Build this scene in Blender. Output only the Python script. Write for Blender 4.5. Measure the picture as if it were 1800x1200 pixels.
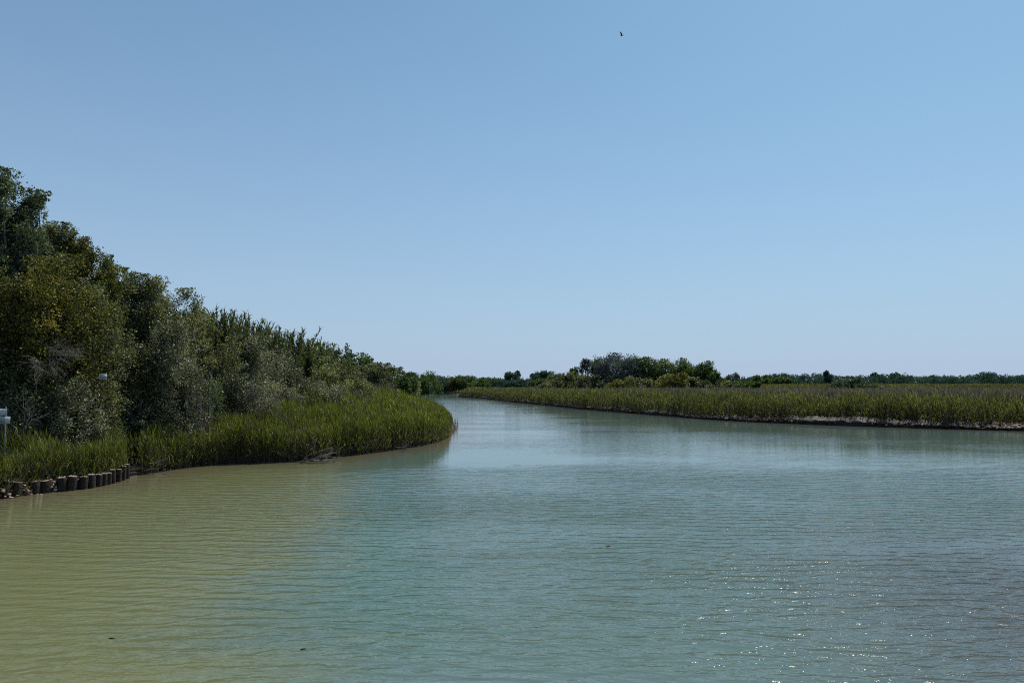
import bpy, math, random
import numpy as np
from mathutils import Vector, Matrix

for o in list(bpy.data.objects):
    bpy.data.objects.remove(o, do_unlink=True)
sc = bpy.context.scene
R = math.radians

# ------------------------------------------------------------------ camera
CAM_H = 4.5
F = 1300.0                                   # focal length in pixels of the 1800 px wide photograph
PITCH = math.atan(80.0 / F)
cam_d = bpy.data.cameras.new("camera")
cam_d.sensor_width = 36.0
cam_d.lens = 26.0
cam_d.clip_start = 0.1
cam_d.clip_end = 20000
cam = bpy.data.objects.new("camera", cam_d)
cam.location = (0, 0, CAM_H)
cam.rotation_euler = (math.pi / 2 + PITCH, 0, 0)
sc.collection.objects.link(cam)
sc.camera = cam

# ------------------------------------------------------------------ light
SUN_EL, SUN_AZ = R(57), R(35)                # azimuth measured from +Y (view direction) towards +X
w = bpy.data.worlds.new("World")
sc.world = w
w.use_nodes = True
nt = w.node_tree
bg = nt.nodes["Background"]
sky = nt.nodes.new("ShaderNodeTexSky")
sky.sky_type = 'NISHITA'
sky.sun_disc = False
sky.sun_elevation = SUN_EL
sky.sun_rotation = SUN_AZ
sky.altitude = 0
sky.air_density = 1.0
sky.dust_density = 0.6
sky.ozone_density = 1.6
sky.dust_density = 0.8
# clear summer sky with pale moist air towards the horizon
tc = nt.nodes.new("ShaderNodeTexCoord"); sx = nt.nodes.new("ShaderNodeSeparateXYZ")
nt.links.new(tc.outputs["Generated"], sx.inputs[0])
def wm(op, a, b_):
    x = nt.nodes.new("ShaderNodeMath"); x.operation = op
    for i, v in enumerate((a, b_)):
        if hasattr(v, 'links'): nt.links.new(v, x.inputs[i])
        else: x.inputs[i].default_value = v
    return x.outputs[0]
zz = wm('MAXIMUM', sx.outputs[2], 0.0)
fac = wm('MULTIPLY', wm('POWER', 2.71828, wm('MULTIPLY', zz, -3.1)), 0.96)
tn = nt.nodes.new("ShaderNodeMix"); tn.data_type = 'RGBA'; tn.blend_type = 'MULTIPLY'; tn.inputs[0].default_value = 1
nt.links.new(sky.outputs[0], tn.inputs[6]); tn.inputs[7].default_value = (0.47, 0.78, 0.84, 1)
mxs = nt.nodes.new("ShaderNodeMix"); mxs.data_type = 'RGBA'
nt.links.new(fac, mxs.inputs[0]); nt.links.new(tn.outputs[2], mxs.inputs[6])
mxs.inputs[7].default_value = (0.415 / .12, 0.515 / .12, 0.695 / .12, 1)
nt.links.new(mxs.outputs[2], bg.inputs[0])
bg.inputs[1].default_value = 0.12
sun_d = bpy.data.lights.new("sun", 'SUN')
sun_d.energy = 4.2
sun_d.angle = R(0.53)
sun_d.color = (1.0, 0.95, 0.86)
sun = bpy.data.objects.new("sun", sun_d)
sv = Vector((math.sin(SUN_AZ) * math.cos(SUN_EL), math.cos(SUN_AZ) * math.cos(SUN_EL), math.sin(SUN_EL)))
sun.rotation_euler = sv.to_track_quat('Z', 'Y').to_euler()
sun.location = sv * 300
sc.collection.objects.link(sun)
sc.view_settings.view_transform = 'Standard'
sc.view_settings.look = 'None'
sc.view_settings.exposure = 0.06
sc.view_settings.gamma = 1.0
sc.cycles.use_denoising = False
sc.cycles.max_bounces = 6
sc.cycles.diffuse_bounces = 3
sc.cycles.transmission_bounces = 3
sc.cycles.sample_clamp_indirect = 4.0
sc.cycles.sample_clamp_direct = 7.0
sc.cycles.filter_width = 1.05

# ------------------------------------------------------------------ helpers
def at(px, py, D):
    """world point seen at photo pixel (px, py) at forward distance D"""
    x, v = (px - 900) / F, (600 - py) / F
    cp, sp = math.cos(PITCH), math.sin(PITCH)
    dy, dz = cp - v * sp, sp + v * cp
    k = D / dy
    return Vector((x * k, D, CAM_H + dz * k))

def gp(px, py, z=0.0):
    """world (x, y) where the pixel's ray meets height z"""
    x, v = (px - 900) / F, (600 - py) / F
    cp, sp = math.cos(PITCH), math.sin(PITCH)
    dy, dz = cp - v * sp, sp + v * cp
    k = (z - CAM_H) / dz
    return (x * k, dy * k)

def link(o, parent=None):
    sc.collection.objects.link(o)
    if parent is not None:
        o.parent = parent
    return o

def tag(o, label=None, cat=None, group=None, kind=None):
    if label: o["label"] = label
    if cat: o["category"] = cat
    if group: o["group"] = group
    if kind: o["kind"] = kind
    return o

def empty(name, loc, label, cat, group=None, kind=None):
    e = bpy.data.objects.new(name, None)
    e.location = loc
    e.empty_display_size = 0.3
    link(e)
    return tag(e, label, cat, group, kind)

def mesh(name, V, faces, mat, parent=None, attrs=None, smooth=False):
    """faces: list of (n,k) index arrays"""
    me = bpy.data.meshes.new(name)
    V = np.asarray(V, dtype=np.float32)
    fs = [np.asarray(f, dtype=np.int32) for f in (faces if isinstance(faces, list) else [faces]) if len(f)]
    nl = sum(f.size for f in fs)
    nf = sum(len(f) for f in fs)
    me.vertices.add(len(V)); me.loops.add(nl); me.polygons.add(nf)
    me.vertices.foreach_set("co", V.ravel())
    me.loops.foreach_set("vertex_index", np.concatenate([f.ravel() for f in fs]))
    tot = np.concatenate([np.full(len(f), f.shape[1], dtype=np.int32) for f in fs])
    st = np.zeros(nf, dtype=np.int32); st[1:] = np.cumsum(tot)[:-1]
    me.polygons.foreach_set("loop_start", st)
    me.polygons.foreach_set("loop_total", tot)
    if smooth:
        me.polygons.foreach_set("use_smooth", np.ones(nf, dtype=bool))
    me.update(calc_edges=True)
    for k, a in (attrs or {}).items():
        at_ = me.attributes.new(k, 'FLOAT', 'POINT')
        at_.data.foreach_set("value", np.asarray(a, dtype=np.float32))
    if mat is not None:
        me.materials.append(mat)
    o = bpy.data.objects.new(name, me)
    return link(o, parent)

class MB:
    """collects pieces of one mesh"""
    def __init__(s): s.V, s.F, s.T, s.n = [], {}, [], 0
    def add(s, V, Fc, t=0.5):
        V = np.asarray(V, float).reshape(-1, 3)
        for f in (Fc if isinstance(Fc, list) else [Fc]):
            f = np.asarray(f, int)
            if len(f): s.F.setdefault(f.shape[1], []).append(f + s.n)
        s.V.append(V); s.T.append(np.broadcast_to(np.asarray(t, float), (len(V),)))
        s.n += len(V)
    def build(s, name, mat, parent=None, smooth=False):
        return mesh(name, np.concatenate(s.V), [np.concatenate(v) for v in s.F.values()], mat, parent,
                    {"tint": np.concatenate(s.T)}, smooth)

def unit(a):
    return a / np.maximum(np.linalg.norm(a, axis=-1, keepdims=True), 1e-9)

def vnoise(x, y, seed=0):
    x = np.asarray(x, float); y = np.asarray(y, float)
    xi = np.floor(x).astype(np.int64); yi = np.floor(y).astype(np.int64)
    fx, fy = x - xi, y - yi
    fx = fx * fx * (3 - 2 * fx); fy = fy * fy * (3 - 2 * fy)
    def h(a, b):
        n = (a * 374761393 + b * 668265263 + seed * 1442695041) & 0xffffffff
        n = ((n ^ (n >> 13)) * 1274126177) & 0xffffffff
        return ((n ^ (n >> 16)) & 0xffff) / 65535.0
    return (h(xi, yi) * (1 - fx) + h(xi + 1, yi) * fx) * (1 - fy) + (h(xi, yi + 1) * (1 - fx) + h(xi + 1, yi + 1) * fx) * fy

def sstep(t):
    t = np.clip(t, 0, 1)
    return t * t * (3 - 2 * t)

def tube(mb, pts, rad, sides=6, t=0.5, cap=True):
    pts = np.asarray(pts, float); n = len(pts)
    rad = np.broadcast_to(np.asarray(rad, float), (n,))
    tan = unit(np.gradient(pts, axis=0))
    ref = np.array([0.31, 0.17, 0.93]) if abs(tan[0][2]) < 0.9 else np.array([1.0, 0.1, 0.0])
    u = unit(np.cross(tan, ref)); v = np.cross(tan, u)
    a = np.linspace(0, 2 * np.pi, sides, endpoint=False)
    V = pts[:, None] + rad[:, None, None] * (np.cos(a)[None, :, None] * u[:, None] + np.sin(a)[None, :, None] * v[:, None])
    i = np.arange(n - 1)[:, None] * sides; j = np.arange(sides)[None]
    k = (j + 1) % sides
    Q = np.stack([i + j, i + k, i + sides + k, i + sides + j], -1).reshape(-1, 4)
    V = V.reshape(-1, 3); fl = [Q]
    if cap:
        fl.append(np.arange(sides)[None] + (n - 1) * sides)
        fl.append(np.arange(sides)[::-1][None])
    mb.add(V, fl, t)

def leafquads(P, d, L, W, rng, fold=0.25):
    """n separate folded leaves as quads; P base, d unit direction"""
    n = len(P)
    r = unit(rng.normal(size=(n, 3)))
    side = unit(np.cross(d, r)); nor = np.cross(side, d)
    L = np.broadcast_to(L, (n,))[:, None]; W = np.broadcast_to(W, (n,))[:, None]
    m = P + d * L * 0.45
    V = np.stack([P, m + side * W * .5 + nor * W * fold, P + d * L, m - side * W * .5 + nor * W * fold], 1).reshape(-1, 3)
    Q = np.arange(n * 4).reshape(n, 4)
    return V, Q

def blades(P, d, L, W, droop, rng, sidevec=None):
    """long two-segment blades, arching; 6 verts 2 quads each"""
    n = len(P)
    L = np.broadcast_to(L, (n,))[:, None]; W = np.broadcast_to(W, (n,))[:, None]
    droop = np.broadcast_to(droop, (n,))[:, None]
    side = unit(np.cross(d, unit(rng.normal(size=(n, 3))))) if sidevec is None else sidevec
    m = P + d * L * .5
    d2 = unit(d + np.array([0, 0, -1.0]) * droop)
    e = m + d2 * L * .5
    V = np.stack([P - side * W * .35, P + side * W * .35, m - side * W * .5, m + side * W * .5,
                  e - side * W * .06, e + side * W * .06], 1).reshape(-1, 3)
    b = np.arange(n)[:, None] * 6
    Q = np.concatenate([b + np.array([[0, 1, 3, 2]]), b + np.array([[2, 3, 5, 4]])])
    return V, Q

# ------------------------------------------------------------------ materials
def newmat(name):
    m = bpy.data.materials.new(name); m.use_nodes = True
    return m, m.node_tree, m.node_tree.nodes["Principled BSDF"]

def N(t, kind, **kw):
    n = t.nodes.new(kind)
    for k, v in kw.items():
        setattr(n, k, v)
    return n

def ramp(t, stops):
    r = N(t, "ShaderNodeValToRGB")
    el = r.color_ramp.elements
    el[0].position, el[0].color = stops[0][0], (*stops[0][1], 1)
    el[1].position, el[1].color = stops[-1][0], (*stops[-1][1], 1)
    for p, c in stops[1:-1]:
        e = el.new(p); e.color = (*c, 1)
    return r

def leafmat(name, stops, rough=0.42, trans=0.42, tcol=(1.15, 1.25, 0.55), spec=0.35, nscale=0.35, namp=0.38):
    m, t, b = newmat(name)
    a = N(t, "ShaderNodeAttribute"); a.attribute_name = "tint"
    g = N(t, "ShaderNodeNewGeometry")
    no = N(t, "ShaderNodeTexNoise"); no.inputs["Scale"].default_value = nscale; no.inputs["Detail"].default_value = 3
    t.links.new(g.outputs["Position"], no.inputs["Vector"])
    ma = N(t, "ShaderNodeMath", operation='MULTIPLY_ADD')
    t.links.new(no.outputs[0], ma.inputs[0]); ma.inputs[1].default_value = namp * 2; ma.inputs[2].default_value = -namp
    ad = N(t, "ShaderNodeMath", operation='ADD')
    t.links.new(a.outputs["Fac"], ad.inputs[0]); t.links.new(ma.outputs[0], ad.inputs[1])
    r = ramp(t, stops)
    t.links.new(ad.outputs[0], r.inputs[0])
    t.links.new(r.outputs[0], b.inputs["Base Color"])
    b.inputs["Roughness"].default_value = rough
    b.inputs["Specular IOR Level"].default_value = spec
    tr = N(t, "ShaderNodeBsdfTranslucent")
    mx = N(t, "ShaderNodeMix"); mx.data_type = 'RGBA'; mx.blend_type = 'MULTIPLY'; mx.inputs[0].default_value = 1
    t.links.new(r.outputs[0], mx.inputs[6]); mx.inputs[7].default_value = (*tcol, 1)
    t.links.new(mx.outputs[2], tr.inputs[0])
    ms = N(t, "ShaderNodeMixShader"); ms.inputs[0].default_value = trans
    out = t.nodes["Material Output"]
    t.links.new(b.outputs[0], ms.inputs[1]); t.links.new(tr.outputs[0], ms.inputs[2])
    t.links.new(ms.outputs[0], out.inputs[0])
    return m

def roughmat(name, stops, scale=6, rough=0.85, bump=0.3, detail=6, usetint=False, spec=0.3):
    m, t, b = newmat(name)
    g = N(t, "ShaderNodeNewGeometry")
    no = N(t, "ShaderNodeTexNoise"); no.inputs["Scale"].default_value = scale; no.inputs["Detail"].default_value = detail
    t.links.new(g.outputs["Position"], no.inputs["Vector"])
    r = ramp(t, stops)
    if usetint:
        a = N(t, "ShaderNodeAttribute"); a.attribute_name = "tint"
        ad = N(t, "ShaderNodeMath", operation='MULTIPLY_ADD')
        t.links.new(a.outputs["Fac"], ad.inputs[0]); ad.inputs[1].default_value = 0.8
        mm = N(t, "ShaderNodeMath", operation='MULTIPLY_ADD')
        t.links.new(no.outputs[0], mm.inputs[0]); mm.inputs[1].default_value = 0.8; mm.inputs[2].default_value = -0.3
        t.links.new(mm.outputs[0], ad.inputs[2])
        t.links.new(ad.outputs[0], r.inputs[0])
    else:
        t.links.new(no.outputs[0], r.inputs[0])
    t.links.new(r.outputs[0], b.inputs["Base Color"])
    b.inputs["Roughness"].default_value = rough
    b.inputs["Specular IOR Level"].default_value = spec
    if bump:
        bp = N(t, "ShaderNodeBump"); bp.inputs["Strength"].default_value = bump; bp.inputs["Distance"].default_value = 0.1
        t.links.new(no.outputs[0], bp.inputs["Height"]); t.links.new(bp.outputs[0], b.inputs["Normal"])
    return m

M = {}
M['bark'] = roughmat('bark', [(.3, (.05, .042, .034)), (.7, (.13, .115, .10))], 9)
M['bark_grey'] = roughmat('bark_grey', [(.3, (.12, .115, .11)), (.7, (.30, .29, .27))], 9)
M['dead_twig'] = roughmat('dead_twig', [(.2, (.07, .065, .055)), (.8, (.21, .195, .165))], 8, usetint=True, bump=0)
M['leaf_dark'] = leafmat('leaf_dark', [(0, (.024, .042, .034)), (.45, (.062, .088, .056)), (1, (.28, .30, .19))], .5, .42)
M['leaf_olive'] = leafmat('leaf_olive', [(0, (.028, .042, .028)), (.45, (.095, .106, .054)), (1, (.38, .36, .20))], .52, .42)
M['leaf_yellow'] = leafmat('leaf_yellow', [(0, (.024, .034, .012)), (.45, (.095, .098, .024)), (1, (.36, .30, .08))], .52, .42)
M['leaf_silver'] = leafmat('leaf_silver', [(0, (.028, .040, .027)), (.45, (.105, .115, .066)), (1, (.45, .44, .28))], .48, .28, (1.1, 1.1, .75))
M['leaf_green'] = leafmat('leaf_green', [(0, (.018, .040, .018)), (.5, (.062, .100, .036)), (1, (.18, .22, .075))], .55, .42)
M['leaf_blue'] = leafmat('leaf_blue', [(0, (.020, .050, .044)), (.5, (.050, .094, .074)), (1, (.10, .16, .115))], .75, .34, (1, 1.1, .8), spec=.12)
M['leaf_grey'] = leafmat('leaf_grey', [(0, (.040, .056, .052)), (.5, (.085, .106, .094)), (1, (.15, .18, .155))], .6, .3, (1, 1.1, .9))
M['leaf_rust'] = leafmat('leaf_rust', [(0, (.05, .05, .02)), (.5, (.12, .11, .04)), (1, (.24, .17, .09))], .5, .3)
M['cane'] = leafmat('cane', [(0, (.034, .050, .024)), (.5, (.10, .115, .046)), (1, (.26, .26, .12))], .45, .4)
M['reed'] = leafmat('reed', [(0, (.16, .135, .095)), (.22, (.07, .078, .03)), (.45, (.092, .110, .028)), (.75, (.175, .185, .036)), (1, (.34, .31, .09))], .45, .46, (1.2, 1.3, .35), nscale=.5, namp=.32)
M['reed_far'] = leafmat('reed_far', [(0, (.17, .145, .10)), (.25, (.075, .08, .036)), (.6, (.115, .120, .052)), (1, (.26, .25, .105))], .5, .48, (1.15, 1.25, .45), nscale=.07, namp=.28)
M['reed_plume'] = leafmat('reed_plume', [(0, (.06, .056, .036)), (.5, (.14, .122, .080)), (1, (.27, .235, .16))], .7, .3, (1.05, 1, .9), nscale=.06, namp=.3)
M['meadow'] = leafmat('meadow', [(0, (.05, .055, .02)), (.4, (.12, .11, .04)), (.7, (.19, .17, .055)), (1, (.30, .27, .09))], .7, .3, (1.1, 1.1, .6), nscale=.03, namp=.45)
M['mud'] = roughmat('mud', [(.25, (.035, .028, .022)), (.55, (.10, .080, .062)), (.8, (.19, .155, .13))], 2.6, .7, .8)
M['mud_dark'] = roughmat('mud_dark', [(.3, (.020, .016, .012)), (.6, (.045, .035, .027)), (.85, (.11, .085, .066))], 3.2, .7, .8)
M['stone'] = roughmat('stone', [(0, (.05, .038, .028)), (.5, (.26, .175, .12)), (1, (.50, .37, .28))], 5, .8, .5, usetint=True)
M['soil'] = roughmat('soil', [(.3, (.04, .045, .02)), (.7, (.10, .10, .045))], .6, .95, .3)
M['wood_post'] = roughmat('wood_post', [(.35, (.010, .008, .006)), (.75, (.065, .045, .032))], 14, .8, .6)
M['wood_top'] = roughmat('wood_top', [(.25, (.17, .125, .095)), (.7, (.36, .275, .21))], 18, .8, .4)
M['white_paint'] = roughmat('white_paint', [(.3, (.36, .42, .44)), (.7, (.52, .57, .58))], 4, .5, 0)
M['black_ink'] = roughmat('black_ink', [(.3, (.02, .02, .025)), (.7, (.03, .03, .04))], 4, .5, 0)
M['grey_metal'] = roughmat('grey_metal', [(.3, (.16, .16, .16)), (.7, (.26, .26, .25))], 8, .5, 0)
M['feather'] = roughmat('feather', [(.3, (.012, .012, .016)), (.7, (.03, .03, .035))], 30, .6, 0)

# ------------------------------------------------------------------ river outline
LEFT = [(-34, -120), (-26, -40), (-23.5, 0), (-22, 18)] + [gp(*p) for p in
        [(0, 877), (60, 867), (110, 861), (160, 855), (200, 846), (226, 839), (262, 833), (300, 826), (345, 820), (400, 815), (450, 814),
         (500, 812), (560, 809), (600, 803), (650, 797), (700, 790), (740, 784), (770, 777), (790, 766), (801, 755), (804, 747)]] + \
       [(-8.2, 96), (-12, 106), (-16, 120), (-23, 150), (-30, 190), (-38, 240), (-47, 300), (-54, 345), (-70, 372), (-120, 392), (-400, 420)]
FARSHORE = [(-400, 520), (-150, 505), (-67, 490), (-45, 486), (-30, 476), (-22, 450), (-19, 410)]
RIGHT = [(-21, 375)] + [gp(*p) for p in
        [(806, 697.0), (815, 698.0), (830, 698.8), (850, 700), (874, 703), (900, 706.3), (930, 709), (960, 712), (1000, 717), (1050, 721.5), (1100, 725.5),
         (1150, 729.5), (1200, 733.5), (1250, 737.5), (1300, 740.5), (1350, 743), (1400, 745), (1450, 747), (1500, 749), (1560, 751), (1620, 753), (1700, 755), (1800, 757.5)]] + \
        [(66, 70), (84, 62), (110, 44), (140, 10), (160, -60), (165, -120)]
WP = np.array(LEFT + FARSHORE + RIGHT, float)
NL = len(LEFT)

def shore_dist(x, y):
    """positive on land, negative in the water; also which bank is nearest (True = left)"""
    sh = np.shape(x); x = np.ravel(x).astype(float); y = np.ravel(y).astype(float)
    A = WP; B = np.roll(WP, -1, axis=0)
    best = np.full(len(x), 1e9); isl = np.zeros(len(x), bool); ins = np.zeros(len(x), bool)
    for k, ((ax, ay), (bx, by)) in enumerate(zip(A, B)):
        dx, dy = bx - ax, by - ay
        t = np.clip(((x - ax) * dx + (y - ay) * dy) / (dx * dx + dy * dy), 0, 1)
        d = np.hypot(x - ax - t * dx, y - ay - t * dy)
        m = d < best
        best[m] = d[m]; isl[m] = k < NL
        if ay != by:
            ins ^= ((ay > y) != (by > y)) & (x < dx * (y - ay) / dy + ax)
    s = np.where(ins, -best, best)
    return s.reshape(sh), isl.reshape(sh)

def land_z(x, y, s=None, isl=None):
    if s is None: s, isl = shore_dist(x, y)
    wob = vnoise(np.asarray(x) * .35, np.asarray(y) * .35, 3) - .5
    z_in = 0.55 * sstep((s - .6) / 2.0) + wob * .15 * sstep(s / 4)
    z_l = 2.0 * sstep((s - 5) / 12)
    z_r = 4.1 * sstep((np.asarray(y) - 150) / 115) * sstep((s - 12) / 32)
    z = z_in + np.where(isl, z_l, z_r) - 0.12
    zw = -0.25 - 1.4 * sstep(-s / 7)
    return np.where(s > 0, z, zw)

def lz(x, y):
    return float(land_z(np.array([x]), np.array([y]))[0])

# ------------------------------------------------------------------ ground and water sheets
def polar_grid(nr, r0, r1, na_f, na_b):
    r = np.concatenate([[0.0], np.geomspace(r0, r1, nr)])
    a = np.concatenate([np.linspace(-R(40), R(40), na_f), np.linspace(R(40), 2 * np.pi - R(40), na_b + 2)[1:-1]])
    RR, AA = np.meshgrid(r, a, indexing='ij')
    X, Y = RR * np.sin(AA), RR * np.cos(AA)
    n = len(a)
    i = np.arange(len(r) - 1)[:, None] * n; j = np.arange(n)[None]; k = (j + 1) % n
    Q = np.stack([i + j, i + n + j, i + n + k, i + k], -1).reshape(-1, 4)[:, ::-1]
    return X.ravel(), Y.ravel(), Q

X, Y, Q = polar_grid(330, 8, 9000, 420, 90)
s, isl = shore_dist(X, Y)
Z = land_z(X, Y, s, isl)
far = sstep((np.hypot(X, Y) - 1000) / 3000)
ground = mesh("ground", np.stack([X, Y, Z], 1), Q, M['soil'], smooth=True)
tag(ground, "soil and low growth of the flat marsh land on both sides of the river", kind="structure")

X, Y, Q = polar_grid(260, 2, 9000, 300, 60)
s, isl = shore_dist(X, Y)
# body colour turns olive towards the left bank, greener in mid stream
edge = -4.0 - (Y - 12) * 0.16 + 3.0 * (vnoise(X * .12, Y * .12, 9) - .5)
olive_zone = 1 - sstep((X - edge + 5.0) / 9.5)
olive_zone = olive_zone * (1 - sstep((Y - 50) / 25))
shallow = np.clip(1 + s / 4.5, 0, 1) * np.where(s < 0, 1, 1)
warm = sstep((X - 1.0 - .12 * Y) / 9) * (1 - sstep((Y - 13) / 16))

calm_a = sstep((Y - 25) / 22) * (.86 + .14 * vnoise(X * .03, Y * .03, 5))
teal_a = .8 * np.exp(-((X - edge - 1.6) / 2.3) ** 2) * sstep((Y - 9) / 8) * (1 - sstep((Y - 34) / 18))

def water_mat():
    m, t, b = newmat("river_water")
    L = t.links.new
    def attr(n):
        a = N(t, "ShaderNodeAttribute"); a.attribute_name = n; return a.outputs["Fac"]
    def mixc(f, a, bc):
        x = N(t, "ShaderNodeMix"); x.data_type = 'RGBA'
        L(f, x.inputs[0])
        if hasattr(a, 'links'): L(a, x.inputs[6])
        else: x.inputs[6].default_value = (*a, 1)
        x.inputs[7].default_value = (*bc, 1)
        return x.outputs[2]
    g = N(t, "ShaderNodeNewGeometry")
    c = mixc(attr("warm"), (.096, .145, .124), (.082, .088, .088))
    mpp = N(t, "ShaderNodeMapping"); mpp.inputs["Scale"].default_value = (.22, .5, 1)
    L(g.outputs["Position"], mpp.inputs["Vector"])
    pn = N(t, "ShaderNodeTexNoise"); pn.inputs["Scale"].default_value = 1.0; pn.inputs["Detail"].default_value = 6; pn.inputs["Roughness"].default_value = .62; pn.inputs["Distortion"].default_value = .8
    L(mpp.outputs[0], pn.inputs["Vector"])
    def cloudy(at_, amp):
        # irregular, cloudy edges of the colour zones
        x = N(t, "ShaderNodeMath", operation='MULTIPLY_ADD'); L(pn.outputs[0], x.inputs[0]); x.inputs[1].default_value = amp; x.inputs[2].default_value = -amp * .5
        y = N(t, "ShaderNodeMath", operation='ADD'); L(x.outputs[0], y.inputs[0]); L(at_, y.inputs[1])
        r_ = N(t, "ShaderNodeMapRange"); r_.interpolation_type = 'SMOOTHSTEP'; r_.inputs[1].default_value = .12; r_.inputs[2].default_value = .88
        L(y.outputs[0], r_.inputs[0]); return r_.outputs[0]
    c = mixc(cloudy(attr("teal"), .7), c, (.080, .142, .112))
    c = mixc(cloudy(attr("olive_zone"), .9), c, (.157, .167, .080))
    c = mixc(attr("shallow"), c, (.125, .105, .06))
    L(c, b.inputs["Base Color"])
    b.inputs["IOR"].default_value = 1.333
    b.inputs["Roughness"].default_value = 0.05
    def noise(scale, rot, sx, sy, detail, rough=.5, dist=0.0):
        mp = N(t, "ShaderNodeMapping"); mp.inputs["Rotation"].default_value = (0, 0, R(rot)); mp.inputs["Scale"].default_value = (sx, sy, 1)
        L(g.outputs["Position"], mp.inputs["Vector"])
        no = N(t, "ShaderNodeTexNoise"); no.inputs["Scale"].default_value = scale; no.inputs["Detail"].default_value = detail
        no.inputs["Roughness"].default_value = rough; no.inputs["Distortion"].default_value = dist
        L(mp.outputs[0], no.inputs["Vector"]); return no.outputs[0]
    def math_(op, a, bb):
        x = N(t, "ShaderNodeMath", operation=op)
        for i, v in enumerate((a, bb)):
            if hasattr(v, 'links'): L(v, x.inputs[i])
            else: x.inputs[i].default_value = v
        return x.outputs[0]
    def wave(wl, rot, dist, dscale, det=2.0):
        mp = N(t, "ShaderNodeMapping"); mp.inputs["Rotation"].default_value = (0, 0, R(rot)); mp.inputs["Scale"].default_value = (.66, 1, 1)
        L(g.outputs["Position"], mp.inputs["Vector"])
        wv = N(t, "ShaderNodeTexWave"); wv.wave_type = 'BANDS'; wv.bands_direction = 'Y'; wv.wave_profile = 'SIN'
        wv.inputs["Scale"].default_value = .314 / wl; wv.inputs["Distortion"].default_value = dist
        wv.inputs["Detail"].default_value = det; wv.inputs["Detail Scale"].default_value = dscale; wv.inputs["Detail Roughness"].default_value = .55
        L(mp.outputs[0], wv.inputs["Vector"]); return wv.outputs["Fac"]
    w1 = wave(.62, 9, 9.0, .8)
    w2 = wave(.37, -10, 11.0, 1.2)
    w3 = wave(.21, 22, 9.0, 2.0)
    n2 = noise(1.0, -14, 1.9, 5.0, 3.0, .6, .5)
    n3 = noise(1.0, 10, 5.0, 13, 2.0, .6)
    patch = noise(.045, 12, 1, 2.2, 3.0)             # calmer and rougher patches
    sharp = math_('POWER', w1, 1.6)
    h = math_('MULTIPLY', sharp, .030)
    h = math_('ADD', h, math_('MULTIPLY', w2, .015))
    h = math_('ADD', h, math_('MULTIPLY', w3, .0045))
    h = math_('ADD', h, math_('MULTIPLY', n2, .038))
    h = math_('ADD', h, math_('MULTIPLY', n3, .0168))
    calm = math_('SUBTRACT', 1.0, math_('MULTIPLY', attr("calm"), .96))
    h = math_('MULTIPLY', h, calm)
    pr = N(t, "ShaderNodeMapRange"); pr.inputs[1].default_value = .38; pr.inputs[2].default_value = .62
    pr.inputs[3].default_value = .45; pr.inputs[4].default_value = 1.25
    L(patch, pr.inputs[0])
    h = math_('MULTIPLY', h, pr.outputs[0])
    bp = N(t, "ShaderNodeBump"); bp.inputs["Strength"].default_value = 1.0; bp.inputs["Distance"].default_value = 1.0
    L(h, bp.inputs["Height"]); L(bp.outputs[0], b.inputs["Normal"])
    return m
water = mesh("water", np.stack([X, Y, np.zeros_like(X)], 1), Q, water_mat(), attrs={"olive_zone": olive_zone, "shallow": shallow, "warm": warm, "calm": calm_a, "teal": teal_a}, smooth=True)
tag(water, "rippled green river water curving away between reed banks", kind="structure")

# ------------------------------------------------------------------ bank strips
def resample(P, step, step2=None):
    P = np.asarray(P, float)
    seg = np.hypot(*np.diff(P, axis=0).T); cum = np.concatenate([[0], np.cumsum(seg)])
    n = int(cum[-1] / step) + 2
    tt = np.linspace(0, cum[-1], n)
    return np.stack([np.interp(tt, cum, P[:, 0]), np.interp(tt, cum, P[:, 1])], 1), tt

def normals(P, inward_left):
    tg = unit(np.gradient(P, axis=0))
    # smooth
    k = np.ones(15) / 15
    tg = np.stack([np.convolve(np.pad(tg[:, i], 7, mode='edge'), k, 'valid') for i in (0, 1)], 1)
    tg = unit(tg)
    return np.stack([-tg[:, 1], tg[:, 0]], 1) * (1 if inward_left else -1)

def strip(name, P, step, sgn, hmul, seed, label, mat, prof):
    P, tt = resample(P, step)
    nr = normals(P, sgn)
    rows = []
    hh = (.40 + .95 * vnoise(tt * .22, tt * 0 + seed, seed) + .25 * vnoise(tt * 1.3, tt * 0, seed + 1)) * hmul
    off = (vnoise(tt * .35, tt * 0 + 3, seed + 2) - .5) * (1.0 if hmul > .6 else .25) + (vnoise(tt * 1.9, tt * 0, seed + 3) - .5) * (.45 if hmul > .6 else .25) + (0 if hmul > .6 else .3)
    for k, (d, z) in enumerate(prof):
        jd = (vnoise(tt * 3.1, tt * 0 + k * 1.7, seed + 5) - .5) * .22
        jz = (vnoise(tt * 2.7, tt * 0 + k * 2.3, seed + 6) - .5) * .28
        q = P + nr * (d + (off if k < 11 else off * .3) + jd)[:, None]
        zz = np.where(z > .08, z * hh, z) + (jz * (.3 if z < .08 else hmul))
        if k >= 11: zz = z * min(1, hmul) + jz * .3
        rows.append(np.column_stack([q, zz]))
    V = np.stack(rows, 1); n = len(prof)
    i = np.arange(len(P) - 1)[:, None] * n; j = np.arange(n - 1)[None]
    Qd = np.stack([i + j, i + n + j, i + n + j + 1, i + j + 1], -1).reshape(-1, 4)
    o = mesh(name, V.reshape(-1, 3), Qd if not sgn else Qd[:, ::-1], M[mat], smooth=True)
    return tag(o, label, kind="structure")

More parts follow.
